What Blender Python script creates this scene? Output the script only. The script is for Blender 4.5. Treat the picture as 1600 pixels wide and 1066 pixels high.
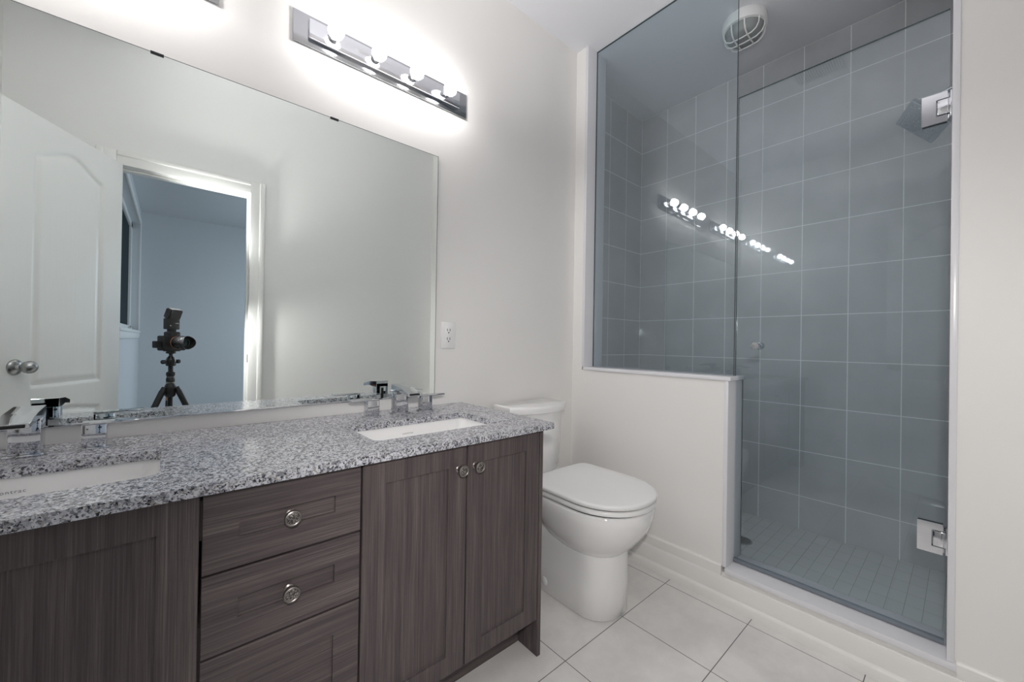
import bpy, bmesh, math, random
from mathutils import Vector, Matrix
for o in list(bpy.data.objects): bpy.data.objects.remove(o)
S = bpy.context.scene
COL = S.collection
PI = math.pi
# ------------------------------------------------------------------ camera, world, exposure
H = 1.06
YAW, PITCH, ROLL, FPX = 0.7137, 0.0046, 0.0158, 612.42
F = Vector((math.sin(YAW) * math.cos(PITCH), math.cos(YAW) * math.cos(PITCH), math.sin(PITCH)))
R0 = Vector((math.cos(YAW), -math.sin(YAW), 0)); U0 = R0.cross(F)
RV = R0 * math.cos(ROLL) + U0 * math.sin(ROLL); UV = -R0 * math.sin(ROLL) + U0 * math.cos(ROLL)
cd = bpy.data.cameras.new('view_camera'); cam = bpy.data.objects.new('view_camera', cd); COL.objects.link(cam)
M = Matrix((RV, UV, -F)).transposed().to_4x4(); M.translation = Vector((0, 0, H)); cam.matrix_world = M
cd.sensor_width = 36; cd.lens = FPX / 1600 * 36; cd.clip_start = 0.02; cd.clip_end = 60
S.camera = cam
w = bpy.data.worlds.new('world'); S.world = w; w.use_nodes = True
w.node_tree.nodes['Background'].inputs[0].default_value = (.35, .45, .6, 1)
w.node_tree.nodes['Background'].inputs[1].default_value = 0.05
S.view_settings.view_transform = 'Standard'; S.view_settings.look = 'None'
S.view_settings.gamma = 1; S.view_settings.use_curve_mapping = False
S.view_settings.exposure = 0.58
FILL = 22.5  # added fill spot aimed forward and low (W)
BULB = 40.0          # radiance of the globe bulbs
FLASH = 56.0         # flash head bounced off the ceiling (W)
BED_FILL = 27.0           # area light added to brighten the bedroom, standing at an invented window (W)
def light(name, kind, loc, target, energy, color, **kw):
    l = bpy.data.lights.new(name, kind); l.energy = energy; l.color = color
    for k, v in kw.items(): setattr(l, k, v)
    o = bpy.data.objects.new(name, l); COL.objects.link(o); o.location = loc
    o.rotation_euler = (Vector(target) - Vector(loc)).to_track_quat('-Z', 'Y').to_euler()
    return o
light('fill_spot', 'SPOT', (-0.03, -0.06, 1.25), (1.42, .66, .33), FILL, (1.0, .97, .95), shadow_soft_size=.03, spot_size=math.radians(114), spot_blend=.6)  # fill lamp added ahead of the flash to lift the low areas
light('flash_light', 'SPOT', (0.01, -0.09, 1.262), (.62, .42, 2.742), FLASH, (1.0, .97, .95), spot_size=math.radians(84), spot_blend=.7, shadow_soft_size=.03)
light('bedroom_fill', 'AREA', (2.38, -2.6, 1.55), (-.3, -2.9, .2), BED_FILL, (.74, .86, 1.0), shape='RECTANGLE', size=1.3, size_y=1.3)  # added lamp for the dim bedroom, just inside an unseen window

# ------------------------------------------------------------------ measured planes (metres; wall with the mirror is y = YA)
YA = 1.4808; XB = 1.7473; XI = 1.909; XS = 2.6459; YSL = 1.5969; YSR = -0.003; CZ = 2.742; YC = -0.19; YC2 = -0.31
XL = -0.66; YST = 1.3965; HW = 0.9325; HWY = 0.640; CURB = 0.142; SF = 0.05; XG = 1.822
CT = 0.7899; CB = 0.7695; CYF = 0.9129; CX = 0.9871; FY = 0.938
BXL = -0.345; BXR = 2.5; BYF = -4.3

# ------------------------------------------------------------------ materials
def newmat(name):
    m = bpy.data.materials.new(name); m.use_nodes = True
    nt = m.node_tree; b = nt.nodes['Principled BSDF']
    return m, nt, b
def N(nt, t, **kw):
    n = nt.nodes.new(t)
    for k, v in kw.items(): setattr(n, k, v)
    return n
def mth(nt, op, a, b=None, c=None):
    n = nt.nodes.new('ShaderNodeMath'); n.operation = op
    for i, v in enumerate((a, b, c)):
        if v is None: continue
        if isinstance(v, (int, float)): n.inputs[i].default_value = v
        else: nt.links.new(v, n.inputs[i])
    return n.outputs[0]
def mixc(nt, f, a, b):
    n = nt.nodes.new('ShaderNodeMix'); n.data_type = 'RGBA'
    if isinstance(f, (int, float)): n.inputs[0].default_value = f
    else: nt.links.new(f, n.inputs[0])
    for i, v in ((6, a), (7, b)):
        if isinstance(v, (tuple, list)): n.inputs[i].default_value = (*v, 1) if len(v) == 3 else v
        else: nt.links.new(v, n.inputs[i])
    return n.outputs[2]
def srgb(r, g, b):
    f = lambda c: (c / 255 / 12.92) if c / 255 <= .04045 else ((c / 255 + .055) / 1.055) ** 2.4
    return (f(r), f(g), f(b))
def noise(nt, vec, scale, detail=2, rough=.5):
    n = nt.nodes.new('ShaderNodeTexNoise'); n.inputs['Scale'].default_value = scale
    n.inputs['Detail'].default_value = detail; n.inputs['Roughness'].default_value = rough
    if vec is not None: nt.links.new(vec, n.inputs['Vector'])
    return n.outputs['Fac']
def mapping(nt, src, scale=(1, 1, 1)):
    n = nt.nodes.new('ShaderNodeMapping'); nt.links.new(src, n.inputs['Vector']); n.inputs['Scale'].default_value = scale
    return n.outputs[0]
def ramp(nt, fac, pts):
    n = nt.nodes.new('ShaderNodeValToRGB'); nt.links.new(fac, n.inputs[0]); e = n.color_ramp.elements
    while len(e) < len(pts): e.new(.5)
    for i, (p, c) in enumerate(pts): e[i].position = p; e[i].color = (*c, 1)
    return n.outputs[0]
def bump(nt, b, h, strength=.2, dist=.002):
    n = nt.nodes.new('ShaderNodeBump'); n.inputs['Strength'].default_value = strength; n.inputs['Distance'].default_value = dist
    nt.links.new(h, n.inputs['Height']); nt.links.new(n.outputs[0], b.inputs['Normal'])
def simple(name, col, rough=.5, metal=0, bumpscale=None, var=.04, spec=.5, coat=0):
    m, nt, b = newmat(name)
    g = nt.nodes.new('ShaderNodeNewGeometry')
    f = noise(nt, g.outputs['Position'], 6, 3)
    c2 = tuple(min(1, c * (1 - var)) for c in col)
    nt.links.new(mixc(nt, f, col, c2), b.inputs['Base Color'])
    b.inputs['Roughness'].default_value = rough; b.inputs['Metallic'].default_value = metal
    b.inputs['Specular IOR Level'].default_value = spec; b.inputs['Coat Weight'].default_value = coat
    if bumpscale: bump(nt, b, noise(nt, g.outputs['Position'], bumpscale, 3), .08, .002)
    return m
MAT = {}
MAT['paint'] = simple('wall_paint', (.86, .85, .83), .6, bumpscale=260, var=.015)
MAT['ceiling'] = simple('ceiling_paint', (.78, .785, .82), .8, bumpscale=200, var=.015)
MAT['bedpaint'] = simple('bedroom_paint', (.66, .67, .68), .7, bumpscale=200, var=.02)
MAT['trim'] = simple('trim_paint', (.86, .85, .825), .35, var=.01)
MAT['quartz'] = simple('white_quartz', (.80, .80, .83), .22, var=.03)
MAT['door'] = None
MAT['porcelain'] = simple('porcelain', (.89, .885, .88), .07, var=.005, coat=.5)
MAT['plastic'] = simple('white_plastic', (.87, .87, .865), .28, var=.005)
MAT['chrome'] = simple('chrome', (.66, .67, .70), .045, 1, var=.01)
MAT['chromeb'] = simple('polished_chrome_box', (.80, .81, .85), .09, 1, var=.03)
MAT['nickel'] = simple('satin_nickel', (.50, .51, .53), .16, 1, var=.04)
MAT['knobmetal'] = simple('antique_nickel', (.36, .33, .31), .36, 1, bumpscale=700, var=.25)
MAT['knobcore'] = None
MAT['black'] = simple('black_rubber', (.012, .012, .014), .45, var=.2)
MAT['blackgloss'] = simple('black_metal', (.02, .02, .022), .25, var=.2)
MAT['orange'] = simple('orange_label', (.55, .26, .14), .5)
MAT['whitemark'] = simple('white_mark', (.6, .6, .6), .5)
MAT['dark'] = simple('dark_gap', (.01, .01, .01), .7)
MAT['carpet'] = simple('carpet', (.30, .29, .28), .95, bumpscale=500, var=.2)
MAT['nightglass'] = simple('dark_window_glass', (.015, .03, .035), .05, var=.1)
MAT['logo'] = simple('printed_grey', (.25, .25, .26), .5)
MAT['frosted'] = simple('frosted_glass_dome', (.32, .34, .34), .25, bumpscale=160)

def m_door():
    m, nt, b = newmat('white_door_paint'); t = N(nt, 'ShaderNodeTexCoord')
    v = mapping(nt, t.outputs['Object'], (60, 60, 3))
    f = noise(nt, v, 1.5, 4, .6)
    b.inputs['Base Color'].default_value = (.82, .82, .80, 1); b.inputs['Roughness'].default_value = .4
    bump(nt, b, f, .35, .0015); return m
MAT['door'] = m_door()
def m_knobcore():
    m, nt, b = newmat('knob_relief'); g = N(nt, 'ShaderNodeNewGeometry')
    v = N(nt, 'ShaderNodeTexVoronoi'); v.inputs['Scale'].default_value = 420; nt.links.new(g.outputs['Position'], v.inputs['Vector'])
    nt.links.new(ramp(nt, v.outputs['Distance'], [(.15, (.62, .58, .54)), (.6, (.10, .09, .085))]), b.inputs['Base Color'])
    b.inputs['Metallic'].default_value = .9; b.inputs['Roughness'].default_value = .38; return m
MAT['knobcore'] = m_knobcore()
def m_wood(name, horizontal):
    m, nt, b = newmat(name); t = N(nt, 'ShaderNodeTexCoord')
    sc = (2.2, 60, 170) if horizontal else (170, 60, 2.2)
    sc2 = (1.2, 20, 38) if horizontal else (38, 20, 1.2)
    f1 = noise(nt, mapping(nt, t.outputs['Object'], sc), 2.4, 4, .7)
    f2 = noise(nt, mapping(nt, t.outputs['Object'], sc2), 1.6, 3, .6)
    f = mth(nt, 'ADD', mth(nt, 'MULTIPLY', f1, .62), mth(nt, 'MULTIPLY', f2, .38))
    c = ramp(nt, f, [(.32, srgb(66, 58, 59)), (.47, srgb(84, 75, 76)), (.56, srgb(97, 88, 87)), (.70, srgb(122, 112, 109))])
    nt.links.new(c, b.inputs['Base Color']); b.inputs['Roughness'].default_value = .5
    b.inputs['Specular IOR Level'].default_value = .35
    bump(nt, b, f1, .25, .0008); return m
MAT['woodv'] = m_wood('dark_laminate_vertical_grain', False)
MAT['woodh'] = m_wood('dark_laminate_horizontal_grain', True)
def m_granite():
    m, nt, b = newmat('speckled_granite'); g = N(nt, 'ShaderNodeNewGeometry'); P = g.outputs['Position']
    wob = N(nt, 'ShaderNodeTexNoise'); wob.inputs['Scale'].default_value = 160; nt.links.new(P, wob.inputs['Vector'])
    add = N(nt, 'ShaderNodeMix'); add.data_type = 'RGBA'; add.blend_type = 'LINEAR_LIGHT'; add.inputs[0].default_value = .004
    nt.links.new(P, add.inputs[6]); nt.links.new(wob.outputs['Color'], add.inputs[7])
    def vor(s):
        v = N(nt, 'ShaderNodeTexVoronoi'); v.inputs['Scale'].default_value = s; nt.links.new(add.outputs[2], v.inputs['Vector'])
        sp = N(nt, 'ShaderNodeSeparateColor'); nt.links.new(v.outputs['Color'], sp.inputs[0]); return sp
    a = vor(340); c = vor(170); n1 = noise(nt, P, 45, 2)
    base = ramp(nt, a.outputs[0], [(.0, srgb(206, 207, 212)), (.45, srgb(190, 191, 198)), (.62, srgb(150, 151, 158)), (.80, srgb(104, 105, 112)), (.92, srgb(58, 58, 64))])
    base.node.color_ramp.interpolation = 'CONSTANT'
    big = ramp(nt, c.outputs[1], [(.0, (1, 1, 1)), (.7, srgb(205, 205, 208)), (.86, srgb(150, 150, 155))]); big.node.color_ramp.interpolation = 'CONSTANT'
    mm = N(nt, 'ShaderNodeMix'); mm.data_type = 'RGBA'; mm.blend_type = 'MULTIPLY'; mm.inputs[0].default_value = .9
    nt.links.new(base, mm.inputs[6]); nt.links.new(big, mm.inputs[7])
    warm = mixc(nt, mth(nt, 'GREATER_THAN', a.outputs[2], .93), mm.outputs[2], srgb(160, 154, 148))
    nt.links.new(warm, b.inputs['Base Color']); b.inputs['Roughness'].default_value = .16; return m
MAT['granite'] = m_granite()
def gridmask(nt, comp, c0, w, g):
    x = mth(nt, 'FLOORED_MODULO', mth(nt, 'SUBTRACT', comp, c0 - g / 2), w)
    return mth(nt, 'LESS_THAN', x, g), mth(nt, 'FLOOR', mth(nt, 'DIVIDE', mth(nt, 'SUBTRACT', comp, c0), w))
def m_tile(name, ax, a0, aw, bx, b0, bw, g, tile, grout, rough, var=.12, cloud=0, cloudcol=None, groutrough=.8):
    m, nt, b = newmat(name); ge = N(nt, 'ShaderNodeNewGeometry'); sp = N(nt, 'ShaderNodeSeparateXYZ'); nt.links.new(ge.outputs['Position'], sp.inputs[0])
    m1, i1 = gridmask(nt, sp.outputs[ax], a0, aw, g); m2, i2 = gridmask(nt, sp.outputs[bx], b0, bw, g)
    mk = mth(nt, 'MAXIMUM', m1, m2)
    cmb = N(nt, 'ShaderNodeCombineXYZ'); nt.links.new(i1, cmb.inputs[0]); nt.links.new(i2, cmb.inputs[1])
    wn = N(nt, 'ShaderNodeTexWhiteNoise'); nt.links.new(cmb.outputs[0], wn.inputs['Vector'])
    t2 = tuple(c * (1 - var) for c in tile)
    col = mixc(nt, wn.outputs['Value'], tile, t2)
    if cloud:
        f = noise(nt, ge.outputs['Position'], cloud, 5, .65)
        n = N(nt, 'ShaderNodeMapRange'); n.inputs[1].default_value = .38; n.inputs[2].default_value = .62; nt.links.new(f, n.inputs[0])
        col = mixc(nt, n.outputs[0], col, cloudcol)
    nt.links.new(mixc(nt, mk, col, grout), b.inputs['Base Color'])
    nt.links.new(mth(nt, 'ADD', mth(nt, 'MULTIPLY', mk, groutrough - rough), rough), b.inputs['Roughness'])
    bump(nt, b, mth(nt, 'SUBTRACT', 1.0, mk), .5, .001)
    return m
TC = (.53, .542, .56); GC = (.92, .93, .93)
MAT['tile_b'] = m_tile('grey_wall_tile_back', 1, YSL, .2, 2, CZ, .2507, .0035, TC, GC, .015, .06, 3, (.58, .59, .61))
MAT['tile_s'] = m_tile('grey_wall_tile_side', 0, XS, .2, 2, CZ, .2507, .0035, TC, GC, .07, .06, 3, (.58, .59, .61))
MAT['floor'] = m_tile('pale_floor_tile', 0, 1.0071, .3335, 1, .8654, .3310, .003, (.74, .725, .71), (.20, .195, .20), .30, .03, 5, (.83, .815, .79))
MAT['showerfloor'] = m_tile('small_white_floor_tile', 1, .097, .0515, 0, 2.0, .1035, .002, (.74, .76, .75), (.46, .48, .48), .35, .05)
def m_glass(name, tint, rough=0.0):
    m = bpy.data.materials.new(name); m.use_nodes = True; nt = m.node_tree; nt.nodes.clear()
    out = N(nt, 'ShaderNodeOutputMaterial'); mix = N(nt, 'ShaderNodeMixShader'); tr = N(nt, 'ShaderNodeBsdfTransparent'); gl = N(nt, 'ShaderNodeBsdfAnisotropic')
    tr.inputs[0].default_value = (*tint, 1); gl.inputs['Roughness'].default_value = rough; gl.inputs[0].default_value = (.95, .98, 1, 1)
    fr = N(nt, 'ShaderNodeFresnel'); g = N(nt, 'ShaderNodeNewGeometry')
    ior = mth(nt, 'ADD', 1.55, mth(nt, 'MULTIPLY', g.outputs['Backfacing'], 1 / 1.55 - 1.55)); nt.links.new(ior, fr.inputs['IOR'])
    nt.links.new(fr.outputs[0], mix.inputs[0]); nt.links.new(tr.outputs[0], mix.inputs[1]); nt.links.new(gl.outputs[0], mix.inputs[2]); nt.links.new(mix.outputs[0], out.inputs[0])
    return m
MAT['glass'] = m_glass('shower_glass', (.91, .947, .962))
MAT['glassedge'] = simple('glass_edge', (.03, .07, .075), .15)
MAT['brushed'] = simple('brushed_chrome', (.62, .66, .70), .32, 1, bumpscale=500, var=.25)
MAT['knobsatin'] = simple('satin_door_knob', (.42, .42, .42), .28, 1)
MAT['darkpane'] = simple('dark_window_pane', (.012, .025, .03), .5, spec=.05)
MAT['gapgrey'] = simple('mirror_gap_shade', (.12, .13, .14), .4)  # dark grey for the gap shade around the mirror
MAT['sweep'] = simple('door_sweep_vinyl', (.22, .25, .29), .25)
def m_mirror():
    m, nt, b = newmat('mirror_silver'); b.inputs['Metallic'].default_value = 1; b.inputs['Roughness'].default_value = 0.0
    g = N(nt, 'ShaderNodeNewGeometry'); f = noise(nt, g.outputs['Position'], 2, 1)
    nt.links.new(mixc(nt, f, (.86, .915, .905), (.87, .92, .91)), b.inputs['Base Color']); return m
MAT['mirror'] = m_mirror()
def m_emit(name, col, s):
    m, nt, b = newmat(name); b.inputs['Base Color'].default_value = (.9, .9, .9, 1)
    b.inputs['Emission Color'].default_value = (*col, 1); b.inputs['Emission Strength'].default_value = s; return m
MAT['bulb'] = m_emit('lit_globe_bulb', (1.0, .965, .95), BULB)

# ------------------------------------------------------------------ mesh helpers (all in world metres unless the parent is rotated)
class B:
    def __init__(s): s.bm = bmesh.new(); s.mi = 0
    def _mark(s, faces):
        for f in faces: f.material_index = s.mi
    def box(s, a, b, bev=0, seg=2):
        t = bmesh.new(); bmesh.ops.create_cube(t, size=1)
        for v in t.verts: v.co = Vector([a[i] + (v.co[i] + .5) * (b[i] - a[i]) for i in range(3)])
        if bev: bmesh.ops.bevel(t, geom=t.edges[:], offset=bev, segments=seg, profile=.5, affect='EDGES')
        return s.merge(t)
    def merge(s, t, mat=None):
        if mat is not None: bmesh.ops.transform(t, matrix=mat, verts=t.verts)
        mp = {}
        for v in t.verts: mp[v] = s.bm.verts.new(v.co)
        for f in t.faces:
            try:
                nf = s.bm.faces.new([mp[v] for v in f.verts]); nf.material_index = s.mi
            except ValueError: pass
        t.free(); return s
    def lathe(s, prof, c, axis=(0, 0, 1), n=32, cap=True):
        q = Vector((0, 0, 1)).rotation_difference(Vector(axis)).to_matrix(); rings = []
        for r, h in prof:
            rings.append([s.bm.verts.new(Vector(c) + q @ Vector((r * math.cos(2 * PI * k / n), r * math.sin(2 * PI * k / n), h))) for k in range(n)])
        for i in range(len(rings) - 1):
            for k in range(n):
                f = s.bm.faces.new([rings[i][k], rings[i][(k + 1) % n], rings[i + 1][(k + 1) % n], rings[i + 1][k]]); f.material_index = s.mi
        if cap:
            for r in (rings[0][::-1], rings[-1]):
                f = s.bm.faces.new(r); f.material_index = s.mi
        return s
    def loft(s, loops, cap0=True, cap1=True):
        rs = [[s.bm.verts.new(p) for p in l] for l in loops]; n = len(rs[0])
        for i in range(len(rs) - 1):
            for k in range(n):
                f = s.bm.faces.new([rs[i][k], rs[i][(k + 1) % n], rs[i + 1][(k + 1) % n], rs[i + 1][k]]); f.material_index = s.mi
        if cap0: s.bm.faces.new(rs[0][::-1]).material_index = s.mi
        if cap1: s.bm.faces.new(rs[-1]).material_index = s.mi
        return s
    def tube(s, pts, r, n=10, closed=False):
        pts = [Vector(p) for p in pts]; rings = []
        m = len(pts)
        for i, p in enumerate(pts):
            if closed: d = (pts[(i + 1) % m] - pts[i - 1]).normalized()
            else: d = (pts[min(i + 1, m - 1)] - pts[max(i - 1, 0)]).normalized()
            u = d.orthogonal().normalized() if i == 0 else (u - d * u.dot(d)).normalized()
            v = d.cross(u); rr = r[i] if isinstance(r, (list, tuple)) else r
            rings.append([s.bm.verts.new(p + (u * math.cos(2 * PI * k / n) + v * math.sin(2 * PI * k / n)) * rr) for k in range(n)])
        for i in range(m if closed else m - 1):
            a, b = rings[i], rings[(i + 1) % m]
            for k in range(n): s.bm.faces.new([a[k], a[(k + 1) % n], b[(k + 1) % n], b[k]]).material_index = s.mi
        if not closed:
            s.bm.faces.new(rings[0][::-1]).material_index = s.mi; s.bm.faces.new(rings[-1]).material_index = s.mi
        return s
    def prism(s, prof, axis, a, b):
        """prof: 2-D points; axis: extrusion axis index; a,b extents"""
        def mk(p, h):
            l = [p[0], p[1]]; l.insert(axis, h); return l
        return s.loft([[mk(p, a) for p in prof], [mk(p, b) for p in prof]])
def obj(name, b, mat, parent=None, smooth=30, world=True):
    me = bpy.data.meshes.new(name); bm = b.bm
    bmesh.ops.recalc_face_normals(bm, faces=bm.faces[:])
    if parent is not None and world:
        root = parent; off = Vector((0, 0, 0))
        while root is not None: off += root.location; root = root.parent
        bmesh.ops.translate(bm, vec=-off, verts=bm.verts)
    bm.to_mesh(me); bm.free()
    for m in (mat if isinstance(mat, (list, tuple)) else [mat]): me.materials.append(MAT[m])
    if smooth:
        for p in me.polygons: p.use_smooth = True
        me.set_sharp_from_angle(angle=math.radians(smooth))
    o = bpy.data.objects.new(name, me); COL.objects.link(o)
    if parent is not None: o.parent = parent
    return o
def thing(name, label, cat, loc=(0, 0, 0), rz=0, group=None):
    o = bpy.data.objects.new(name, None); COL.objects.link(o); o.location = loc; o.rotation_euler = (0, 0, rz)
    o.empty_display_size = .05
    return tag(o, label, cat, group)
def tag(o, label, cat, group=None):
    o['label'] = label; o['category'] = cat
    if group: o['group'] = group
    return o
def struct(name, b, mat, label=None, smooth=30):
    o = obj(name, b, mat, None, smooth); o['kind'] = 'structure'
    if label: o['label'] = label
    return o
def box(a, b, bev=0, seg=2): return B().box(a, b, bev, seg)
def copy_tree(o, parent=None):
    c = o.copy(); COL.objects.link(c); c.parent = parent
    for ch in list(o.children): copy_tree(ch, c)
    return c
def rrect(x0, x1, y0, y1, r, z, n=6):
    pts = []
    for cx, cy, a0 in ((x1 - r, y1 - r, 0), (x0 + r, y1 - r, 90), (x0 + r, y0 + r, 180), (x1 - r, y0 + r, 270)):
        for k in range(n + 1):
            a = math.radians(a0 + 90 * k / n); pts.append((cx + r * math.cos(a), cy + r * math.sin(a), z))
    return pts

# ------------------------------------------------------------------ room shell
T = .1
struct('floor', box((XL - T, YC2, -.08), (XI, YSL + T, 0)), 'floor', 'pale square floor tiles with thin dark grout lines', 0)
struct('ceiling', box((XL - T, YC2, CZ), (XS + T, YSL + T, CZ + .08)), 'ceiling', 'flat white painted ceiling', 0)
struct('wall_back', box((XL, YA, 0), (XB, YSL + T, CZ)), 'paint', 'white painted wall behind the vanity and toilet', 0)
struct('wall_left', box((XL - T, YC2, 0), (XL, YSL + T, CZ)), 'paint', 'white wall at the left end of the vanity', 0)
OX0, OX1, OZ = -.252, .381, 2.033
wf = B(); wf.box((XL, YC2, 0), (OX0 - .02, YC, CZ)); wf.box((OX1 + .02, YC2, 0), (XI, YC, CZ)); wf.box((OX0 - .02, YC2, OZ + .02), (OX1 + .02, YC, CZ))
struct('wall_front', wf, 'paint', 'white wall with the doorway, opposite the mirror', 0)
wr = B(); wr.box((XB, YC, 0), (XI, .013, CZ)); wr.box((XB, YST + .016, 0), (XI, YSL, CZ)); wr.box((XB, HWY + .016, 0), (XI - .008, YST + .016, HW - .017)); wr.box((XB, .013, 0), (XI, HWY + .016, CURB - .022))
struct('wall_right', wr, 'paint', 'white wall on the right with low partition and shower opening', 0)
struct('wall_shower_back', box((XS, YC, 0), (XS + T, YSL + T, CZ)), 'tile_b', 'long grey tiled wall of the shower', 0)
struct('wall_shower_left', box((XI, YSL, 0), (XS, YSL + T, CZ)), 'tile_s', 'grey tiled end wall of the shower beside the low partition', 0)
struct('wall_shower_right', box((XI, YC, 0), (XS, YSR, CZ)), 'tile_s', 'grey tiled shower wall that carries the shower head', 0)
struct('wall_partition_lining', box((XI - .008, HWY, 0), (XI, YST + .016, HW - .017)), 'tile_b', 'grey tile lining of the low partition', 0)
struct('floor_shower', box((XI, YC, -.08), (XS, YSL, SF)), 'showerfloor', 'shower floor of small pale rectangular tiles', 0)
# quartz trims
struct('trim_1', box((XB - .009, HWY - .010, HW - .017), (XI + .004, YST + .002, HW), .002), 'quartz', 'white slab capping the low partition')
struct('trim_2', box((XB - .003, YST, HW), (XI + .002, YST + .016, CZ), .0015), 'quartz', 'white slab lining the upright beside the fixed glass')
struct('trim_3', box((XB - .003, HWY, CURB), (XI + .002, HWY + .016, HW - .017), .0015), 'quartz', 'white slab lining the end of the low partition')
struct('trim_4', box((XB - .010, .008, CURB - .022), (XI + .004, HWY + .004, CURB), .002), 'quartz', 'white slab on top of the shower curb')
struct('trim_5', box((XB - .003, .013, CURB), (XI + .002, .029, CZ), .0015), 'quartz', 'white slab lining the right side of the shower opening')
# baseboards (stepped profile with a shoe moulding)
low = lambda x, s=-1: [(x, 0), (x + s * .030, 0), (x + s * .030, .028), (x + s * .026, .036), (x + s * .020, .040), (x + s * .020, .100), (x + s * .016, .1075), (x, .1075)]
hi = lambda x, s=-1: [(x, .1075), (x + s * .013, .1075), (x + s * .013, .146), (x + s * .009, .152), (x, .152)]
bb = B(); bb.prism(low(XB), 1, YC + .02, YA - .02); bb.prism(hi(XB), 1, HWY + .016, YA - .013); bb.prism(hi(XB), 1, YC + .013, .013 - .004)
struct('baseboard_right', bb, 'trim', 'white stepped baseboard below the low partition and shower curb')
bb = B(); bb.prism([(p[0], p[1]) for p in low(YA)], 0, .965, XB); bb.prism(hi(YA), 0, .965, XB)
struct('baseboard_back', bb, 'trim', 'white baseboard behind the toilet')
bb = B(); bb.prism(low(YC, 1), 0, OX1 + .09, XB); bb.prism(hi(YC, 1), 0, OX1 + .09, XB)
struct('baseboard_front', bb, 'trim', 'white baseboard beside the doorway')
# door casing, jambs, stop
for nm, x0, x1, lab in (('trim_6', OX1, OX1 + .082, 'white door casing on the latch side'), ('trim_7', OX0 - .082, OX0, 'white door casing on the hinge side')):
    b = B(); b.box((x0, YC, 0), (x1, YC + .014, OZ + .078), .003)
    s = 1 if x0 > 0 else -1; xc = x0 if s > 0 else x1
    b.box((min(xc + s * .052, xc + s * .082), YC + .002, 0), (max(xc + s * .052, xc + s * .082), YC + .02, OZ + .078), .004)
    struct(nm, b, 'trim', lab)
b = B(); b.box((OX0, YC, OZ), (OX1, YC + .014, OZ + .078), .003); b.box((OX0, YC + .002, OZ + .05), (OX1, YC + .02, OZ + .078), .004)
struct('trim_8', b, 'trim', 'white casing over the doorway')
b = B()
b.box((OX0 - .02, YC2 - .01, 0), (OX0, YC + .006, OZ + .02)); b.box((OX1, YC2 - .01, 0), (OX1 + .02, YC + .006, OZ + .02)); b.box((OX0, YC2 - .01, OZ), (OX1, YC + .006, OZ + .02))
b.box((OX1 - .011, YC2 + .03, 0), (OX1, YC - .045, OZ - .011), .002); b.box((OX0, YC2 + .03, 0), (OX0 + .011, YC - .045, OZ - .011), .002); b.box((OX0, YC2 + .03, OZ - .011), (OX1, YC - .045, OZ), .002)
struct('trim_9', b, 'trim', 'white door jamb with stop moulding', 0)
o = obj('strike_plate', box((OX1 - .0015, YC - .035, .90), (OX1 + .0005, YC + .0075, .955), .0005), 'nickel'); o.parent = bpy.data.objects['trim_9']
# bedroom beyond the door
struct('floor_bedroom', box((BXL - T, BYF - T, -.08), (BXR + T, YC2, -.005)), 'carpet', 'carpeted floor of the room beyond the door', 0)
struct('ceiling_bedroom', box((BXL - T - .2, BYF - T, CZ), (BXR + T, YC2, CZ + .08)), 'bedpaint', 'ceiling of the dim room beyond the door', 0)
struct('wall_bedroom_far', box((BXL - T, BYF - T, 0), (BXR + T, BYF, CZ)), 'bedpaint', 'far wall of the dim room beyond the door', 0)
WY0, WY1, WZ0, WZ1 = -4.02, -1.55, 1.14, 2.50
wb = B(); wb.box((BXL - .2, BYF, 0), (BXL, WY0, CZ)); wb.box((BXL - .2, WY1, 0), (BXL, YC2, CZ)); wb.box((BXL - .2, WY0, 0), (BXL, WY1, WZ0)); wb.box((BXL - .2, WY0, WZ1), (BXL, WY1, CZ))
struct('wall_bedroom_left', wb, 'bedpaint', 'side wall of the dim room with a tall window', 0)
RY0, RY1, RZ0, RZ1 = -3.3, -1.9, .85, 2.25
wb = B(); wb.box((BXR, BYF, 0), (BXR + T, RY0, CZ)); wb.box((BXR, RY1, 0), (BXR + T, YC2, CZ)); wb.box((BXR, RY0, 0), (BXR + T, RY1, RZ0)); wb.box((BXR, RY0, RZ1), (BXR + T, RY1, CZ))
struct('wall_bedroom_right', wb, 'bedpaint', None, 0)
b = B()
for y0, y1, z0, z1 in ((RY0, RY1, RZ0, RZ0 + .05), (RY0, RY1, RZ1 - .05, RZ1), (RY0, RY0 + .05, RZ0, RZ1), (RY1 - .05, RY1, RZ0, RZ1), (-2.625, -2.575, RZ0, RZ1)): b.box((BXR + .02, y0, z0), (BXR + .07, y1, z1))
struct('added_window', b, 'trim', None, 0)  # unseen window put in to go with the added bedroom light
# visible bedroom window: casing, frame, dark panes
wn = thing('window_1', 'white framed window with dark glass in the dim room beyond the door', 'window', (BXL, (WY0 + WY1) / 2, WZ0)); wn['kind'] = 'structure'; del wn['category']
b = B(); c = .075
b.box((BXL, WY0 - c, WZ0 - c), (BXL + .02, WY0, WZ1 + c), .004); b.box((BXL, WY1, WZ0 - c), (BXL + .02, WY1 + c, WZ1 + c), .004)
b.box((BXL, WY0, WZ1), (BXL + .02, WY1, WZ1 + c), .004); b.box((BXL, WY0 - c, WZ0 - .03), (BXL + .028, WY1 + c, WZ0), .004); b.box((BXL, WY0, WZ0 - c - .02), (BXL + .02, WY1, WZ0 - .03), .004)
obj('window_casing', b, 'trim', wn)
b = B(); xf = BXL - .062
for y0, y1, z0, z1 in ((WY0, WY1, WZ0, WZ0 + .06), (WY0, WY1, WZ1 - .06, WZ1), (WY0, WY0 + .15, WZ0, WZ1), (WY1 - .06, WY1, WZ0, WZ1)): b.box((xf - .04, y0, z0), (xf, y1, z1), .003)
obj('window_frame', b, 'trim', wn)
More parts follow.
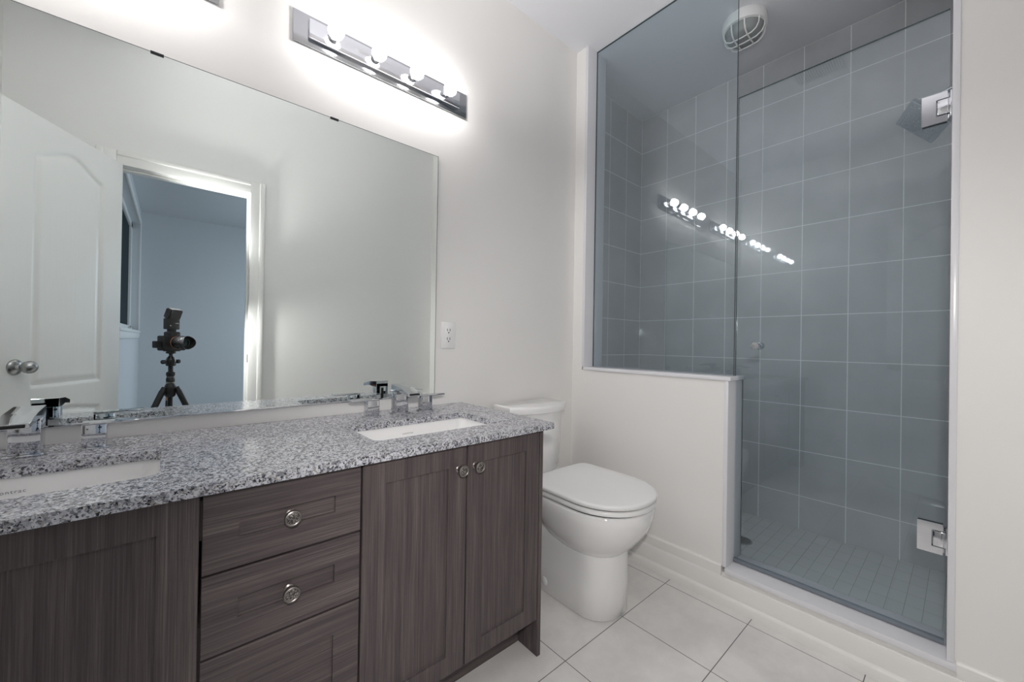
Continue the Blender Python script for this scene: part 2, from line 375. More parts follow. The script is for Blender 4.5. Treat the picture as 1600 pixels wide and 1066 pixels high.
obj('glass_pane', box((xf - .03, WY0 + .12, WZ0 + .06), (xf - .022, WY1 - .06, WZ1 - .06)), 'darkpane', wn, 0)
b = B(); b.box((xf, WY0 + .3, WZ0 + .01), (xf + .03, WY0 + .36, WZ0 + .04), .004); b.tube([(xf + .03, WY0 + .33, WZ0 + .03), (xf + .05, WY0 + .36, WZ0 + .04), (xf + .05, WY0 + .42, WZ0 + .05)], .006)
obj('window_crank', b, 'trim', wn)

# ------------------------------------------------------------------ open door leaf (height field with arched raised panel)
DW, DH, DT = .640, 2.02, .035
dl = thing('door_1', 'open white two-panel door with arched moulding and nickel knob', 'door', (-.2415, -.17, .012), math.radians(29)); dl['kind'] = 'structure'; del dl['category']
def dsd(s, z):
    def rectd(s0, s1, z0, z1): return min(s - s0, s1 - s, z - z0, z1 - z)
    arch = 1.868 + .068 * (math.cos(PI * max(-1, min(1, (s - .3125) / .1875))) * .5 + .5) - .012
    top = rectd(.125, .500, .815, arch)
    t = (s - .3125) / .1875
    top2 = .69 + .02 * (math.cos(PI * max(-1, min(1, t))) * .5 + .5)
    bot = rectd(.125, .500, .20, top2)
    return max(top, bot)
def dep(d):
    if d <= 0: return 0
    if d < .010: return .008 * d / .010
    if d < .016: return .008
    if d < .036: return .008 - .006 * (d - .016) / .020
    return .002
b = B(); ns, nz = 110, 230
def face(side):
    vs = []
    for j in range(nz + 1):
        z = DH * j / nz; row = []
        for i in range(ns + 1):
            s = DW * i / ns; row.append(b.bm.verts.new((side * (DT / 2 - dep(dsd(s, z))), s, z)))
        vs.append(row)
    for j in range(nz):
        for i in range(ns): b.bm.faces.new([vs[j][i], vs[j][i + 1], vs[j + 1][i + 1], vs[j + 1][i]])
    return vs
f1, f2 = face(1), face(-1)
for i in range(ns):
    b.bm.faces.new([f1[0][i], f1[0][i + 1], f2[0][i + 1], f2[0][i]]); b.bm.faces.new([f1[nz][i], f1[nz][i + 1], f2[nz][i + 1], f2[nz][i]])
for j in range(nz):
    b.bm.faces.new([f1[j][0], f1[j + 1][0], f2[j + 1][0], f2[j][0]]); b.bm.faces.new([f1[j][ns], f1[j + 1][ns], f2[j + 1][ns], f2[j][ns]])
obj('door_leaf', b, 'door', dl, 40, world=False)
for side in (1, -1):
    kb = B(); kb.lathe([(.0, 0), (.033, 0), (.033, .004), (.028, .010), (.014, .014), (.011, .024), (.016, .030), (.024, .040), (.027, .052), (.024, .064), (.014, .073), (0.001, .076)], (side * DT / 2, .568, .912), (side, 0, 0), 32, False)
    obj('door_knob', kb, 'knobsatin', dl, 40, world=False)

# ------------------------------------------------------------------ vanity cabinet
CL = XL + .003; CR = .961; TOP = CB - .002
vc = thing('vanity_cabinet', 'dark brown-grey wood grain double vanity cabinet under the granite top', 'cabinet', (.15, 1.2, 0))
b = B(); b.box((-.555, FY + .026, .115), (.944, YA - .003, .50)); b.box((-.555, FY + .026, TOP - .10), (.944, FY + .04, TOP)); b.box((-.555, YA - .03, TOP - .1), (.944, YA - .003, TOP))
obj('carcass', b, 'woodv', vc, 0)
obj('side_panel', box((.9455, FY, 0), (CR, YA - .003, TOP), .0008, 1), 'woodv', vc, 0)
obj('side_panel', box((CL, FY, 0), (-.557, YA - .003, TOP), .0008, 1), 'woodv', vc, 0)
obj('toe_kick', box((-.555, 1.033, 0), (.944, 1.05, .115)), 'woodh', vc, 0)
def shaker(x0, x1, z0, z1, px0, px1, pz0, pz1):
    b = B(); bm = b.bm; y = FY; d = .007; c = .004
    def ring(X0, X1, Z0, Z1, yy): return [(X0, yy, Z0), (X1, yy, Z0), (X1, yy, Z1), (X0, yy, Z1)]
    e = .0012
    loops = [ring(x0, x1, z0, z1, y + .018), ring(x0, x1, z0, z1, y + e), ring(x0 + e, x1 - e, z0 + e, z1 - e, y), ring(px0, px1, pz0, pz1, y), ring(px0 + .0005, px1 - .0005, pz0 + .0005, pz1 - .0005, y + d - .001), ring(px0 + c, px1 - c, pz0 + c, pz1 - c, y + d)]
    return b.loft(loops)
KP = [(0.001, 0), (.0095, 0), (.0095, .002), (.0065, .004), (.0055, .012), (.0075, .017), (.0135, .020), (.0160, .0225), (.0165, .0265), (.0155, .0295), (.0135, .0305), (.0120, .0295)]
def knob(x, z, parent):
    b = B(); b.lathe([(r, h) for r, h in KP], (x, FY, z), (0, -1, 0), 28, False)
    b.mi = 1; b.lathe([(.0120, .0295), (.0105, .0300), (.006, .0312), (.0005, .0316)], (x, FY, z), (0, -1, 0), 28, False)
    obj('knob', b, ['knobmetal', 'knobcore'], parent, 40)
g = .0023
for z0, z1, p0, p1, kz in ((.6085, .764, .667, .704, .688), (.4495, .604, .508, .548, .530), (.127, .445, .188, .387, .29)):
    d = obj('drawer', shaker(.0455 + g, .3465 - g, z0, z1, .105, .287, p0, p1), 'woodh', vc, 0); knob(.195, kz, d)
for x0, x1, kx in ((.3465, .6490, .619), (.6490, .9440, .676), (-.2560, .0455, None), (-.5550, -.2560, -.290)):
    kx = kx if kx is not None else -.224
    d = obj('door', shaker(x0 + g, x1 - g, .127, .764, x0 + .060, x1 - .062, .181, .706), 'woodv', vc, 0); knob(kx, .700, d)

# ------------------------------------------------------------------ granite countertop with two cut-outs
SK = [(.414, .847), (-.449, -.016)]; SY0, SY1 = 1.030, 1.262
b = B(); bm = b.bm; rings = {}
for z in (CB, CT):
    ls = [[(CL, CYF, z), (CX, CYF, z), (CX, YA - .001, z), (CL, YA - .001, z)]] + [rrect(x0, x1, SY0, SY1, .028, z) for x0, x1 in SK]
    rings[z] = []
    es = []
    for l in ls:
        vs = [bm.verts.new(p) for p in l]; rings[z].append(vs)
        es += [bm.edges.new((vs[i], vs[(i + 1) % len(vs)])) for i in range(len(vs))]
    bmesh.ops.triangle_fill(bm, edges=es, use_beauty=True)
for l0, l1 in zip(rings[CB], rings[CT]):
    for i in range(len(l0)): bm.faces.new([l0[i], l0[(i + 1) % len(l0)], l1[(i + 1) % len(l1)], l1[i]])
tag(obj('countertop', b, 'granite', None, 0), 'speckled grey and white granite countertop with two sink cut-outs', 'countertop')

# ------------------------------------------------------------------ sinks
def sink(x0, x1, label):
    cx = (x0 + x1) / 2; t = thing('sink', label, 'sink', (cx, 1.146, CB - .13), group='undermount sinks')
    e = .004; z = CB - .0005
    L = [rrect(x0 - .02, x1 + .02, SY0 - .02, SY1 + .02, .045, z), rrect(x0 - e, x1 + e, SY0 - e, SY1 + e, .032, z),
         rrect(x0 + .000, x1 - .000, SY0 + .000, SY1 - .000, .032, z - .012), rrect(x0 + .010, x1 - .010, SY0 + .010, SY1 - .008, .034, z - .075), rrect(x0 + .022, x1 - .022, SY0 + .022, SY1 - .020, .035, z - .100),
         rrect(x0 + .05, x1 - .05, SY0 + .05, SY1 - .05, .035, z - .108)]
    Lo = [rrect(x0 + .03, x1 - .03, SY0 + .03, SY1 - .03, .035, z - .122), rrect(x0 - .005, x1 + .005, SY0 - .005, SY1 + .005, .04, z - .085), rrect(x0 - .014, x1 + .014, SY0 - .014, SY1 + .014, .04, z - .02), rrect(x0 - .02, x1 + .02, SY0 - .02, SY1 + .02, .045, z - .012)]
    b = B(); b.loft(L, False, True); b.loft(Lo, True, False)
    bb2 = [rrect(x0 - .02, x1 + .02, SY0 - .02, SY1 + .02, .045, z - .012), rrect(x0 - .02, x1 + .02, SY0 - .02, SY1 + .02, .045, z)]
    b.loft(bb2, False, False); bmesh.ops.remove_doubles(b.bm, verts=b.bm.verts[:], dist=1e-5)
    obj('basin', b, 'porcelain', t, 50)
    obj('drain', B().lathe([(.0005, .004), (.018, .004), (.020, .001), (.028, .003), (.030, 0)], (cx, 1.14, z - .108), n=28, cap=False), 'chrome', t, 40)
    cu = bpy.data.curves.new('logo', 'FONT'); cu.body = 'contrac'; cu.size = .0105; cu.align_x = 'CENTER'; cu.extrude = .0001; cu.space_character = 1.25
    tmp = bpy.data.objects.new('logo_curve', cu); COL.objects.link(tmp); bpy.context.view_layer.update()
    me = bpy.data.meshes.new_from_object(tmp.evaluated_get(bpy.context.evaluated_depsgraph_get())); bpy.data.objects.remove(tmp)
    me.materials.clear(); me.materials.append(MAT['logo']); lo = bpy.data.objects.new('logo', me); COL.objects.link(lo); lo.parent = t
    lo.location = Vector((cx - .010, SY1 - .0035, z - .030)) - t.location; lo.rotation_euler = (math.radians(97), 0, 0)
    return t
sink(*SK[0], 'white rectangular undermount sink nearer the toilet'); sink(*SK[1], 'white rectangular undermount sink cut by the left picture edge')

# ------------------------------------------------------------------ faucets
def faucet(cx, label):
    t = thing('faucet', label, 'faucet', (cx, 1.385, CT), group='widespread chrome faucets')
    z = CT
    b = B(); b.box((cx - .030, 1.352, z), (cx + .030, 1.412, z + .005), .0015); obj('base_plate', b, 'chrome', t)
    obj('spout_body', box((cx - .024, 1.360, z + .005), (cx + .024, 1.404, z + .098), .0015), 'chrome', t)
    b = B(); prof = [(1.404, z + .084), (1.404, z + .108), (1.330, z + .101), (1.262, z + .088), (1.264, z + .077), (1.330, z + .087), (1.362, z + .084)]
    b.prism(prof, 0, cx - .0245, cx + .0245); bmesh.ops.bevel(b.bm, geom=b.bm.edges[:], offset=.001, segments=1, affect='EDGES')
    sp = obj('spout', b, 'chrome', t)
    obj('spout_slot', box((cx - .0185, 1.2595, z + .0795), (cx + .0185, 1.2640, z + .0855), .001), 'dark', t)
    obj('rear_slot', box((cx - .005, 1.4035, z + .012), (cx + .005, 1.4046, z + .080)), 'dark', t)
    for s in (-1, 1):
        hx = cx + s * .106
        h = obj('handle', box((hx - .021, 1.364, z + .004), (hx + .021, 1.400, z + .058), .0015), 'chrome', t)
        obj('handle_base', box((hx - .027, 1.358, z), (hx + .027, 1.406, z + .004), .001), 'chrome', h)
        x0, x1 = sorted((hx - s * .021, hx + s * .078))
        obj('lever', box((x0, 1.366, z + .058), (x1, 1.398, z + .0635), .0012), 'chrome', h)
    return t
faucet(.646, 'chrome widespread faucet behind the sink nearer the toilet'); faucet(-.245, 'chrome widespread faucet at the left picture edge')

# ------------------------------------------------------------------ mirror
MZ0, MZ1, MX1 = .8361, 1.8476, .8442
mr = thing('wall_mirror', 'large frameless wall mirror above the vanity', 'mirror', (.1, YA, MZ0))
mb = B(); mb.box((CL + .01, YA - .006, MZ0), (MX1, YA - .0005, MZ1))
mb.bm.faces.ensure_lookup_table()
for f in mb.bm.faces: f.material_index = 0 if f.normal.y < -.5 else 1
bmesh.ops.recalc_face_normals(mb.bm, faces=mb.bm.faces[:])
for f in mb.bm.faces: f.material_index = 0 if f.calc_center_median().y < YA - .0055 else 1
obj('mirror_glass', mb, ['mirror', 'glassedge'], mr, 0)
eb = B(); eb.box((MX1, YA - .0062, MZ0), (MX1 + .0022, YA - .0005, MZ1 + .0018)); eb.box((CL + .01, YA - .0062, MZ1), (MX1, YA - .0005, MZ1 + .0018))
obj('mirror_gap_strip', eb, 'gapgrey', mr, 0)  # dark strip standing for the shaded gap along the mirror's side and top
obj('bottom_channel', box((CL + .01, YA - .0085, MZ0 - .003), (MX1, YA - .0005, MZ0 + .002), .0008), 'chrome', mr)
for x in (-.044, .424, -.51): obj('mirror_clip', box((x - .014, YA - .009, MZ1 - .004), (x + .014, YA - .0005, MZ1 + .003), .001), 'blackgloss', mr)

# ------------------------------------------------------------------ vanity lights
def vanity_light(x0, label):
    t = thing('vanity_light', label, 'light fixture', (x0 + .3475, YA, 2.116), group='globe bulb light bars')
    obj('backplate', box((x0, YA - .007, 2.063), (x0 + .695, YA - .0005, 2.170), .0015), 'nickel', t)
    obj('light_box', box((x0 + .045, YA - .027, 2.083), (x0 + .648, YA - .006, 2.148), .003), 'chromeb', t)
    for k in range(4):
        x = x0 + .119 + k * .1515
        sk = obj('socket', B().lathe([(.0165, 0), (.0165, .010), (.0135, .012), (.0135, .020)], (x, YA - .027, 2.1155), (0, -1, 0), 24), 'chrome', t)
        n = 14; pr = [(.0115, .014)] + [(.0262 * math.sin(a), .041 - .0262 * math.cos(a)) for a in [math.radians(26 + 153 * i / n) for i in range(n + 1)]]
        obj('bulb', B().lathe(pr, (x, YA - .027, 2.1155), (0, -1, 0), 28), 'bulb', sk, 60)
    return t
vanity_light(.288, 'lit four-globe chrome light bar above the right half of the mirror'); vanity_light(-.604, 'lit four-globe chrome light bar cut by the top picture edge')

# ------------------------------------------------------------------ outlet
ot = thing('wall_outlet', 'white duplex outlet on the wall beside the mirror', 'outlet', (.9095, YA, 1.089))
obj('cover_plate', box((.8735, YA - .006, 1.031), (.9455, YA - .0003, 1.147), .003), 'plastic', ot)
b = B(); b.box((.893, YA - .008, 1.053), (.926, YA - .004, 1.125), .001); obj('receptacle', b, 'plastic', ot)
b = B()
for zc in (1.106, 1.068):
    for dx in (-.0065, .0065): b.box((.9095 + dx - .0014, YA - .0083, zc), (.9095 + dx + .0014, YA - .0075, zc + .011))
    b.lathe([(.003, 0), (.003, .0008)], (.9095, YA - .0075, zc - .006), (0, -1, 0), 12)
obj('slots', b, 'dark', ot, 0)

# ------------------------------------------------------------------ toilet
TX = 1.335
to = thing('toilet', 'white two-piece elongated toilet with closed lid between vanity and partition', 'toilet', (TX, 1.1, 0))
def egg(yf, yb, hw, z, n=48, sq=2.6, xc=TX, mid=.45):
    """closed loop: elliptical nose toward -y, squarer back"""
    ym = yf + (yb - yf) * mid; pts = []
    for k in range(n):
        a = 2 * PI * k / n; c, s = math.cos(a), math.sin(a)
        if s < 0: pts.append((xc + hw * math.copysign(abs(c) ** (2 / 2.15), c), ym + (ym - yf) * -abs(s) ** (2 / 2.15), z))
        else: pts.append((xc + hw * math.copysign(abs(c) ** (2 / sq), c), ym + (yb - ym) * abs(s) ** (2 / sq), z))
    return pts
b = B()
b.loft([egg(.872, 1.40, .118, 0, mid=.22, sq=9), egg(.866, 1.40, .124, .006, mid=.22, sq=9), egg(.867, 1.40, .123, .12, mid=.22, sq=9), egg(.868, 1.40, .122, .235, mid=.22, sq=9), egg(.872, 1.395, .118, .262, mid=.24, sq=8),
        egg(.885, 1.385, .100, .275, mid=.24, sq=7)])
b.loft([egg(.90, 1.12, .09, .215, mid=.45, sq=3), egg(.866, 1.17, .124, .245, mid=.45, sq=3), egg(.835, 1.20, .150, .275, mid=.45, sq=3), egg(.803, 1.225, .172, .315, mid=.45, sq=3.2), egg(.778, 1.24, .187, .355, mid=.45, sq=3.4), egg(.764, 1.25, .194, .395, mid=.45, sq=3.6), egg(.760, 1.255, .197, .428, mid=.45, sq=4),
        egg(.763, 1.255, .194, .434, mid=.45, sq=4), egg(.775, 1.25, .182, .436, mid=.45, sq=4)])
b.loft([egg(1.12, 1.40, .088, .262, mid=.3, sq=5), egg(1.10, 1.41, .092, .34, mid=.3, sq=5), egg(1.08, 1.43, .12, .395, mid=.3, sq=6), egg(1.06, 1.44, .150, .415, mid=.3, sq=8), egg(1.06, 1.44, .152, .4355, mid=.3, sq=8)])
obj('bowl', b, 'porcelain', to, 60)
obj('seat_gap_shade', B().loft([egg(.772, 1.205, .186, .435), egg(.772, 1.205, .186, .4425)]), 'black', to, 60)  # black filler standing for the shade between bowl and seat
b = B(); b.loft([egg(.762, 1.215, .192, .4415, sq=7), egg(.757, 1.220, .197, .444, sq=7), egg(.757, 1.220, .198, .457, sq=7), egg(.762, 1.218, .194, .4605, sq=7)])
obj('seat', b, 'plastic', to, 60)
obj('lid_gap_shade', B().loft([egg(.766, 1.21, .190, .459), egg(.766, 1.21, .190, .466)]), 'black', to, 60)  # black filler drawing the shade line between seat and lid
b = B(); b.loft([egg(.758, 1.220, .196, .4655, sq=11), egg(.755, 1.224, .201, .468, sq=11), egg(.755, 1.224, .202, .478, sq=11), egg(.757, 1.223, .200, .4815, sq=11), egg(.767, 1.216, .191, .4835, sq=9), egg(.84, 1.15, .13, .4862, sq=6), egg(.93, 1.07, .05, .487, sq=4)])
obj('lid', b, 'plastic', to, 60)
for s in (-1, 1): obj('lid_hinge', box((TX + s * .08 - .02, 1.222, .436), (TX + s * .08 + .02, 1.255, .468), .006), 'plastic', to, 60)
def dsh(hw, yf, yb, z, bulge=.068, n=24):
    pts = [(TX + hw - .012, yb, z), (TX + hw, yb - .012, z)]
    for k in range(n + 1):
        t = 1 - 2 * k / n; pts.append((TX + hw * t, yf + bulge * abs(t) ** 2.1, z))
    pts += [(TX - hw, yb - .012, z), (TX - hw + .012, yb, z)]
    return pts
b = B(); b.loft([dsh(.164, 1.300, 1.445, .436), dsh(.174, 1.292, 1.45, .46), dsh(.178, 1.286, 1.452, .60), dsh(.180, 1.281, 1.452, .731)])
obj('tank', b, 'porcelain', to, 50)
b = B(); b.loft([dsh(.182, 1.276, 1.455, .731), dsh(.189, 1.264, 1.460, .736), dsh(.190, 1.262, 1.460, .757), dsh(.188, 1.266, 1.459, .765), dsh(.180, 1.277, 1.454, .7685)])
obj('tank_lid', b, 'porcelain', to, 50)
obj('flush_button', B().lathe([(.007, 0), (.007, .003), (.005, .005)], (TX + .181, 1.375, .700), (1, 0, 0), 20), 'chrome', to, 50)
obj('bolt_cap', B().lathe([(.0190, 0), (.0190, .003), (.016, .006), (.001, .007)], (TX - .120, 1.165, .048), (-1, 0, 0), 24, False), 'porcelain', to, 50)

# ------------------------------------------------------------------ shower glass
def pane(x0, x1, y0, y1, z0, z1):
    b = B(); b.box((x0, y0, z0), (x1, y1, z1)); m = (x0 + x1) / 2
    for f in b.bm.faces:
        c = f.calc_center_median(); f.material_index = 0 if abs(c.x - m) > (x1 - x0) * .45 else 1
    return b
GY1 = .6445
tag(obj('fixed_glass_panel', pane(XG, XG + .010, GY1 + .004, YST - .0005, HW + .0005, CZ - .002), ['glass', 'glassedge'], None, 0), 'tall fixed pane of clear greenish glass standing on the low partition', 'glass panel')
sd = thing('shower_door', 'frameless hinged glass shower door with chrome hinges', 'shower door', (XG + .005, .034, CURB + .008))
obj('door_glass', pane(XG, XG + .010, .036, GY1 - .002, CURB + .010, 2.128), ['glass', 'glassedge'], sd, 0)
obj('bottom_sweep', box((XG - .003, .036, CURB + .003), (XG + .013, GY1 - .002, CURB + .016), .001), 'sweep', sd)
def hinge(zc):
    h = .047; t = .006; b = B()
    for x0, x1 in ((XG - t, XG), (XG + .010, XG + .010 + t)):
        prof = [(.040, zc - h), (.096, zc - h), (.096, zc + h), (.040, zc + h), (.040, zc + .026), (.064, zc + .026), (.064, zc - .026), (.040, zc - .026)]
        b.prism(prof, 0, x0, x1)
    hh = obj('hinge', b, 'chrome', sd, 0)
    b = B(); b.box((XG - t - .001, .0295, zc - .0235), (XG + .010 + t + .001, .0615, zc + .0235), .0015); b.box((XG - .022, .029, zc - .040), (XG + .032, .034, zc + .040), .001)
    obj('hinge_tab', b, 'chrome', hh)
    b = B()
    for s in (-1, 1): b.lathe([(.007, 0), (.007, .012)], (XG + .005, .040, zc + s * .034 - .006), (0, 0, 1), 16)
    obj('hinge_pin', b, 'chrome', hh)
hinge(1.822); hinge(.468)
b = B()
for s, x in ((-1, XG), (1, XG + .010)): b.lathe([(.009, 0), (.009, .007), (.0145, .009), (.0155, .013), (.0155, .032), (.0135, .034), (.001, .0345)], (x, .560, 1.063), (s, 0, 0), 24, False)
obj('door_knob', b, 'chrome', sd, 40)

# ------------------------------------------------------------------ shower head
sh = thing('wall_shower', 'square chrome shower head on the shower side wall', 'shower head', (2.19, YSR, 2.03))
c = Vector((2.19, .117, 1.941)); e1 = Vector((.22, -.66, -.71)).normalized(); e2 = Vector((-.945, -.33, 0)); e2 = (e2 - e1 * e2.dot(e1)).normalized(); nn = e1.cross(e2).normalized()
if nn.z > 0: nn = -nn
def plate(hw1, hw2, n0, n1, bev):
    t = bmesh.new(); bmesh.ops.create_cube(t, size=1)
    for v in t.verts: v.co = Vector((v.co.x * 2 * hw1, v.co.y * 2 * hw2, n0 + (v.co.z + .5) * (n1 - n0)))
    bmesh.ops.bevel(t, geom=t.edges[:], offset=bev, segments=2, affect='EDGES')
    mt = Matrix((e1, e2, nn)).transposed().to_4x4(); mt.translation = c
    return t, mt
b = B(); t_, m_ = plate(.076, .088, -.016, 0, .003); b.merge(t_, m_); obj('head_plate', b, 'brushed', sh)
b = B()
for i in range(-5, 6):
    for j in range(-4, 5): b.lathe([(.0022, 0), (.0015, .0018)], c + e1 * i * .012 + e2 * j * .0180, nn, 6)
obj('nozzles', b, 'nickel', sh, 0)
b = B(); b.tube([(2.20, YSR + .001, 2.045), (2.20, .03, 2.045), (2.198, .06, 2.035), (2.195, .085, 2.00), c - nn * .014], .009, 14); b.lathe([(.028, 0), (.028, .004), (.020, .010)], (2.20, YSR, 2.045), (0, 1, 0), 24)
obj('shower_arm', b, 'chrome', sh, 50)

# ------------------------------------------------------------------ bulkhead light in the shower ceiling
LX, LY = 2.205, .755
bl = thing('bulkhead_light', 'round white caged bulkhead light on the shower ceiling, unlit', 'light fixture', (LX, LY, CZ))
obj('housing', B().lathe([(.098, 0), (.101, -.010), (.103, -.045), (.100, -.052), (.088, -.054), (.088, -.030)], (LX, LY, CZ), n=48, cap=False), 'plastic', bl, 40)
obj('diffuser', B().lathe([(.089, -.032), (.086, -.055), (.080, -.085), (.070, -.098), (.04, -.106), (.001, -.108)], (LX, LY, CZ), n=48, cap=False), 'frosted', bl, 50)
def cage(pts, nm='cage_bar'): return obj(nm, B().tube(pts, .0035, 8), 'plastic', bl, 60)
z0, z1 = CZ - .046, CZ - .112
for off in (-.045, .0, .045):
    L = math.sqrt(.094 ** 2 - off ** 2)
    path = [(-L, z0), (-L * .97, (z0 + z1) / 2), (-L * .84, z1 + .012), (-L * .6, z1), (0, z1 - .003), (L * .6, z1), (L * .84, z1 + .012), (L * .97, (z0 + z1) / 2), (L, z0)]
    cage([(LX + off, LY + p, q) for p, q in path])
for off in (-.030, .030):
    L = math.sqrt(.094 ** 2 - off ** 2)
    path = [(-L, z0), (-L * .97, (z0 + z1) / 2), (-L * .84, z1 + .012), (-L * .6, z1), (0, z1 - .003), (L * .6, z1), (L * .84, z1 + .012), (L * .97, (z0 + z1) / 2), (L, z0)]
    cage([(LX + p, LY + off, q) for p, q in path])

# ------------------------------------------------------------------ floor drain
dr = thing('shower_drain', 'round dark metal drain grate in the shower floor', 'drain', (2.255, .757, SF))
obj('rim', B().lathe([(.052, 0), (.052, .0025), (.044, .0035), (.043, .001)], (2.255, .757, SF), n=40, cap=False), 'nickel', dr, 40)
obj('sump', B().lathe([(.043, .0002), (.0005, .0002)], (2.255, .757, SF), n=32, cap=False), 'dark', dr, 0)
b = B()
for i in range(-4, 5):
    L = math.sqrt(.043 ** 2 - (i * .0092) ** 2)
    b.box((2.255 - L, .757 + i * .0092 - .0018, SF + .0005), (2.255 + L, .757 + i * .0092 + .0018, SF + .003))
    b.box((2.255 + i * .0092 - .0018, .757 - L, SF + .0005), (2.255 + i * .0092 + .0018, .757 + L, SF + .003))
obj('grate', b, 'nickel', dr, 0)

# ------------------------------------------------------------------ exhaust fan grille on the ceiling
fx, fy = .76, .584
fan = thing('exhaust_fan_cover', 'square white slatted exhaust fan cover on the ceiling, seen reflected in the shower glass', 'fan cover', (fx, fy, CZ))
b = B(); z = CZ
for x0, x1, y0, y1 in ((-.15, .15, -.15, -.12), (-.15, .15, .12, .15), (-.15, -.10, -.12, .12), (.10, .15, -.12, .12)): b.box((fx + x0, fy + y0, z - .014), (fx + x1, fy + y1, z), .003)
obj('fan_frame', b, 'plastic', fan)
obj('fan_recess', box((fx - .10, fy - .12, z - .001), (fx + .10, fy + .12, z - .0002)), 'dark', fan, 0)
b = B()
for k in range(20): b.box((fx - .10, fy - .118 + k * .0122, z - .010), (fx + .10, fy - .118 + k * .0122 + .0068, z - .003))
obj('slats', b, 'plastic', fan, 0)

# ------------------------------------------------------------------ photographer's tripod, camera, flash (seen in the mirror)
RX, RY = -.006, -.150
tr = thing('tripod', 'black tripod with ball head standing in the doorway', 'tripod', (RX, RY, 0), -YAW)
W0 = False
b = B(); b.lathe([(.012, .60), (.012, .90)], (0, 0, 0), n=16); obj('centre_column', b, 'blackgloss', tr, 40, world=W0)
b = B(); b.lathe([(.019, .795), (.021, .80), (.021, .815), (.018, .82), (.018, .83), (.021, .835), (.021, .85), (.016, .855)], (0, 0, 0), n=24); obj('lock_collar', b, 'black', tr, 40, world=W0)
obj('collar_ring', B().lathe([(.0215, .788), (.0215, .794)], (0, 0, 0), n=24), 'knobmetal', tr, 40, world=W0); obj('collar_ring', B().lathe([(.019, .823), (.019, .826)], (0, 0, 0), n=24), 'knobmetal', tr, 40, world=W0)
b = B(); b.lathe([(.018, .705), (.026, .715), (.028, .755), (.026, .772), (.020, .785)], (0, 0, 0), n=24); obj('hub', b, 'black', tr, 40, world=W0)
b = B(); b.lathe([(.020, .890), (.024, .895), (.024, .925), (.018, .940), (.010, .950), (.010, .962), (.024, .965), (.024, .978)], (0, 0, 0), n=24); obj('ball_head', b, 'blackgloss', tr, 40, world=W0)
for s in (-1, 1): obj('ball_knob', B().lathe([(.006, 0), (.006, .014), (.012, .016), (.012, .030), (.009, .033)], (s * .020, 0, .915), (s, 0, 0), 16), 'black', tr, 40, world=W0)
for k, a0 in enumerate((60, 192, 306)):
    a = math.radians(a0); dx, dy = math.cos(a), math.sin(a)
    lg = B(); p0 = Vector((dx * .030, dy * .030, .765)); p1 = Vector((dx * .35, dy * .35, .012)); d = p1 - p0
    lg.tube([p0, p0 + d * .06], [.012, .016], 12); lg.tube([p0 + d * .03, p0 + d * .42], .0155, 14); lg.tube([p0 + d * .42, p0 + d * .45], .018, 14); lg.tube([p0 + d * .45, p0 + d * .72], .012, 14); lg.tube([p0 + d * .72, p0 + d * .75], .0145, 14); lg.tube([p0 + d * .75, p0 + d * .985], .009, 12)
    L = obj('leg', lg, 'black', tr, 40, world=W0)
    obj('foot', B().lathe([(.011, 0), (.014, .004), (.012, .022), (.009, .03)], (p1.x, p1.y, 0), n=14), 'black', L, 40, world=W0)
    if k == 2:
        o = obj('leg_label', B().tube([p0 + d * .07, p0 + d * .11], .0160, 14), 'orange', L, 40, world=W0)
ca = thing('camera', 'black camera with hooded wide lens on the tripod in the mirror', 'camera', (RX, RY, .978), -YAW)
b = B(); b.box((-.068, -.020, .004), (.068, .030, .092), .008, 3); b.box((-.030, -.022, .08), (.030, .034, .116), .008, 3); b.box((.040, -.02, .01), (.070, .048, .085), .009, 3); b.box((-.03, -.02, -.001), (.03, .03, .006), .001)
obj('camera_body', b, 'black', ca, 40, world=W0)
b = B(); b.lathe([(.030, .028), (.034, .032), (.034, .050), (.036, .052), (.036, .080), (.033, .083), (.033, .100), (.030, .104), (.030, .098), (.014, .092)], (0, 0, .052), (0, 1, 0), 32, False); ln = obj('lens', b, 'blackgloss', ca, 40, world=W0)
obj('lens_ring', B().lathe([(.0345, .034), (.0352, .036), (.0345, .038)], (0, 0, .052), (0, 1, 0), 32, False), 'orange', ln, 40, world=W0)
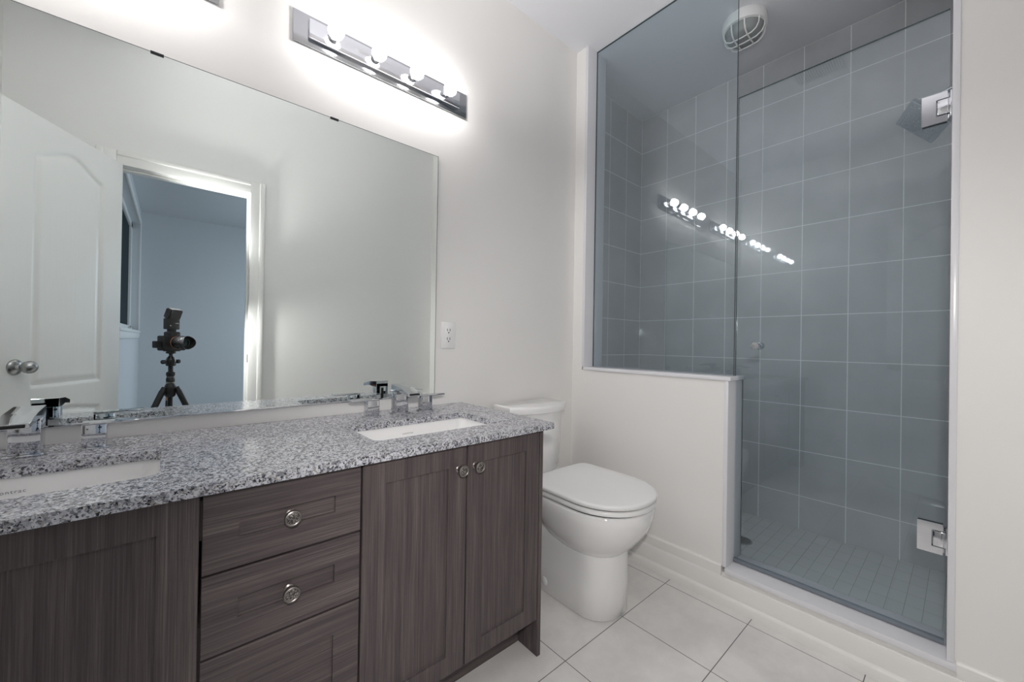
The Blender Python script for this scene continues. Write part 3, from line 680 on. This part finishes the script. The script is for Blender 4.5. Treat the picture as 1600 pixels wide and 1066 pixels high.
obj('lens_glass', B().lathe([(.029, .094), (.020, .101), (.001, .104)], (0, 0, .052), (0, 1, 0), 32, False), 'nightglass', ln, 40, world=W0)
b = B(); n = 40; rr = []
for ro, sh_ in ((.034, 0), (.040, 1)):
    rr.append([(ro * math.cos(2 * PI * k / n), .098 + sh_ * (.022 + .008 * math.cos(4 * 2 * PI * k / n / 2 * 1)), .052 + ro * math.sin(2 * PI * k / n)) for k in range(n)])
rr2 = [[(x * .94, y, .052 + (zz - .052) * .94) for x, y, zz in l] for l in rr][::-1]
b.loft(rr + rr2, False, False); obj('lens_hood', b, 'black', ln, 40, world=W0)
obj('remote', box((-.10, -.012, .020), (-.070, .018, .060), .004), 'black', ca, 40, world=W0)
fl = thing('camera_flash', 'black flash unit tilted up on top of the camera', 'flash', (RX, RY, 1.094), -YAW)
b = B(); b.box((-.018, -.012, 0), (.018, .016, .016), .003); b.box((-.034, -.020, .014), (.034, .022, .080), .006, 3); obj('flash_body', b, 'black', fl, 40, world=W0)
t_ = bmesh.new(); bmesh.ops.create_cube(t_, size=1)
for v in t_.verts: v.co = Vector((v.co.x * .072, v.co.y * .046, (v.co.z + .5) * .062))
bmesh.ops.bevel(t_, geom=t_.edges[:], offset=.006, segments=2, affect='EDGES')
b = B(); b.merge(t_, Matrix.Translation((0, 0, .078)) @ Matrix.Rotation(math.radians(-22), 4, 'X')); fh = obj('flash_head', b, 'black', fl, 40, world=W0)
t_ = bmesh.new(); bmesh.ops.create_cube(t_, size=1)
for v in t_.verts: v.co = Vector((v.co.x * .060, v.co.y * .034, .0615 + v.co.z * .003))
b = B(); b.merge(t_, Matrix.Translation((0, 0, .078)) @ Matrix.Rotation(math.radians(-22), 4, 'X')); obj('flash_window', b, 'whitemark', fh, 0, world=W0)
obj('flash_lamp', B().lathe([(.0035, 0), (.0035, .001)], (-.024, .0222, .036), (0, 1, 0), 12), 'whitemark', fl, 0, world=W0); obj('flash_marking', box((.004, .0218, .048), (.024, .0226, .052)), 'whitemark', fl, 0, world=W0)
